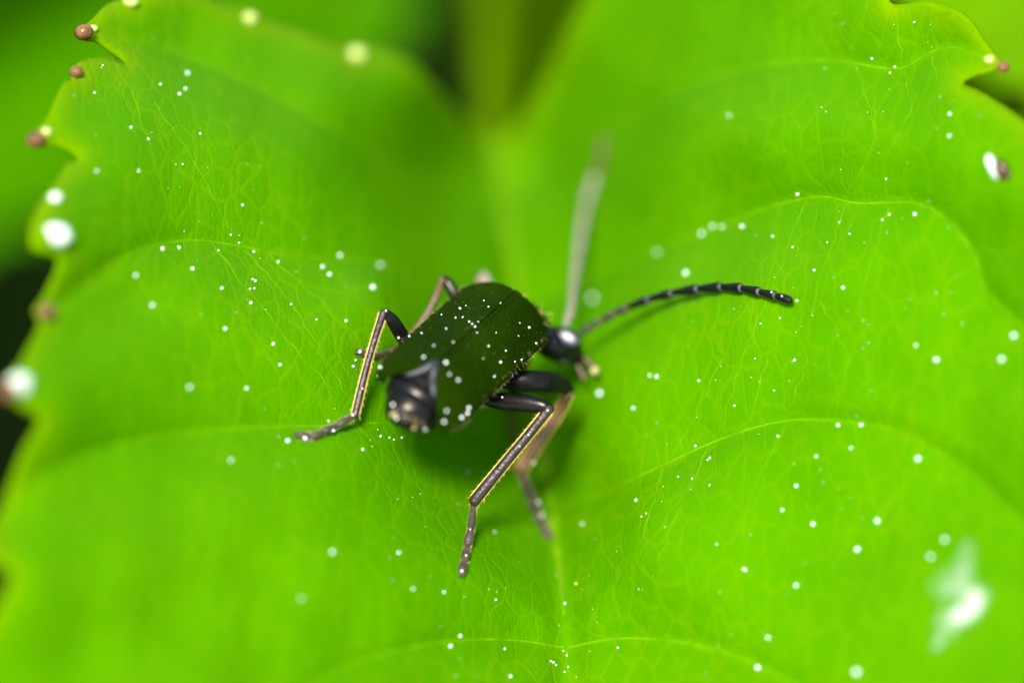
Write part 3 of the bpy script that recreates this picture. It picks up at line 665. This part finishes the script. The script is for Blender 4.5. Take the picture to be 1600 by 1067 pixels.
BUG_G = '''719 483 3.6;763 480 2.2;733 503 2;738 507 2.4;742 511 2.4;712 497 1.8;723 496 1.8;697 514 2;659 521 2.2;640 526 2.6;747 503 1.6;708 535 2;826 512 3.8;837 536 2.6;763 541 2.4;781 566 4;814 562 3.2;804 565 2
800 587 3.4;772 588 2;696 567 5;662 559 4;702 585 3;715 594 4;785 621 3;731 637 5;729 645 5.5;720 652 5;693 658 5;697 642 4;745 520 1.4;756 470 1.2;728 478 1.2;690 492 1.4;812 505 1.4;775 520 1.2;790 548 1.4;755 560 1.3;810 525 1.2;678 540 1.6'''
TAIL_G = '615 633 5.5;595 575 4.5;644 675 5;619 652 4;664 670 3.5;712 671 4'
LEG_G = '623 527 4.5;603 486 2.6;716 857 3;735 826 2.4;722 892 4;728 868 3;856 641 2;826 679 2;812 697 1.8;840 785 4.5;846 806 4;832 722 4;476 684 6;552 648 4;566 607 2.4;520 672 4;562 550 6;1206 457 2.6;1222 463 2;1199 452 2.6'
for data, lab, grp in ((BUG_G, "tiny white pollen grain stuck on the beetle's dark green wing-cases", 'pollen grains on the wing-cases'),
                       (TAIL_G, "pale pollen grain stuck on the tail end of the beetle", 'pollen grains on the tail'),
                       (LEG_G, "white pollen grain clinging to a leg or feeler of the beetle", 'pollen grains on legs and feelers')):
    for row in data.replace('\n', ';').split(';'):
        x, y, r = map(float, row.split()); loc, nor = hit(T_BUG, x, y)
        if loc is None: loc, nor = hit(T_LEAF, x, y); continue
        grain(loc, nor, r, lab, grp)
# elongated flake on the wing-cases
loc, nor = hit(T_BUG, 782, 474)
if loc: g_ = grain(loc, nor, 2.2, "pale thread-like flake on the front of the beetle's wing-cases", None, sc=(0.7, 0.7, 3.4)); g_.name = 'flake'; g_['category'] = 'flake'; g_.rotation_euler = (math.radians(60), math.radians(-30), 0)
# fine dust too small to count
dv, df = [], []
for k in range(420):
    x, y = random.uniform(60, 1560), random.uniform(20, 1060); w0 = float(tps([(x, y)])[0])
    if abs(w0) > 130: continue
    loc, nor = hit(T_LEAF, x, y)
    if loc is None: continue
    r = random.uniform(.4, .85) / S; v, f = blob(loc + nor * r * .5, (RV * r, UV * r, FV * r), k, 0.1, 5, 4)
    o = len(dv); dv += v; df += [tuple(i + o for i in q_) for q_ in f]
tag(mesh_obj('pollen_dust', dv, df, M_POLLEN), 'fine pale pollen dust sprinkled over the sharp parts of the leaf', 'pollen', kind='stuff')

# highlight painted as a white film on the near right side of the blade
def painted_highlight_mat():
    m, t, b, out = new_mat('white_highlight_paint'); L = t.links.new
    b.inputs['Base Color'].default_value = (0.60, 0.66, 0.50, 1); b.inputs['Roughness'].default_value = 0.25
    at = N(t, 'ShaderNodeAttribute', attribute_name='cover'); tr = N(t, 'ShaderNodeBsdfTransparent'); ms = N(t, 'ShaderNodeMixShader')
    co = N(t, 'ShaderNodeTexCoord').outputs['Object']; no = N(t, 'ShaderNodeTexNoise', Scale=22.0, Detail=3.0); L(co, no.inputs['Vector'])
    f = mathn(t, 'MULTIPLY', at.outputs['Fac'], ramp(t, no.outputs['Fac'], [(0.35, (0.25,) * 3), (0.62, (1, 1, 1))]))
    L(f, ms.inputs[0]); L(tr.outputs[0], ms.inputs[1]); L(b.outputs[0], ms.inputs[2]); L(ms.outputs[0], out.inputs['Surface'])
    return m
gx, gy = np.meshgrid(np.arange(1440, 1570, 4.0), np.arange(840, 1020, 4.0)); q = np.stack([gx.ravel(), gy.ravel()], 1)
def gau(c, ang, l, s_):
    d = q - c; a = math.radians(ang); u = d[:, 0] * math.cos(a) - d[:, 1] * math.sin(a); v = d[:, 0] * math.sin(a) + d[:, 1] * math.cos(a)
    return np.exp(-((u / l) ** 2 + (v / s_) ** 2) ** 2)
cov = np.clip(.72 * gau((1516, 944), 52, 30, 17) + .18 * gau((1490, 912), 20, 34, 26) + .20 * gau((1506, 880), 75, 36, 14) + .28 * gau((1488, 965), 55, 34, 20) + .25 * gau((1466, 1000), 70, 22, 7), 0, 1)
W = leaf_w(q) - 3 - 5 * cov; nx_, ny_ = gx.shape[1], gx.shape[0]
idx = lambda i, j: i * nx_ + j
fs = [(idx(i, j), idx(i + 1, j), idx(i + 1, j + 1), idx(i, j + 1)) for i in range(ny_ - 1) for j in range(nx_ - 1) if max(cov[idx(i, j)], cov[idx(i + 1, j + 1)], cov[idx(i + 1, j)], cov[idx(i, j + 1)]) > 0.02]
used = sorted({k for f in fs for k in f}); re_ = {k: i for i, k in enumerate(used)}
sm = mesh_obj('painted_highlight', [P(q[k][0], q[k][1], W[k]) for k in used], [tuple(re_[k] for k in f) for f in fs], painted_highlight_mat())
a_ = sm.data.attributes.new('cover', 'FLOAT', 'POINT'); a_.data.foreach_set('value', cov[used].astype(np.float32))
tag(sm, 'thin white film painted as a highlight on the blade near its right side', 'painted_highlight')
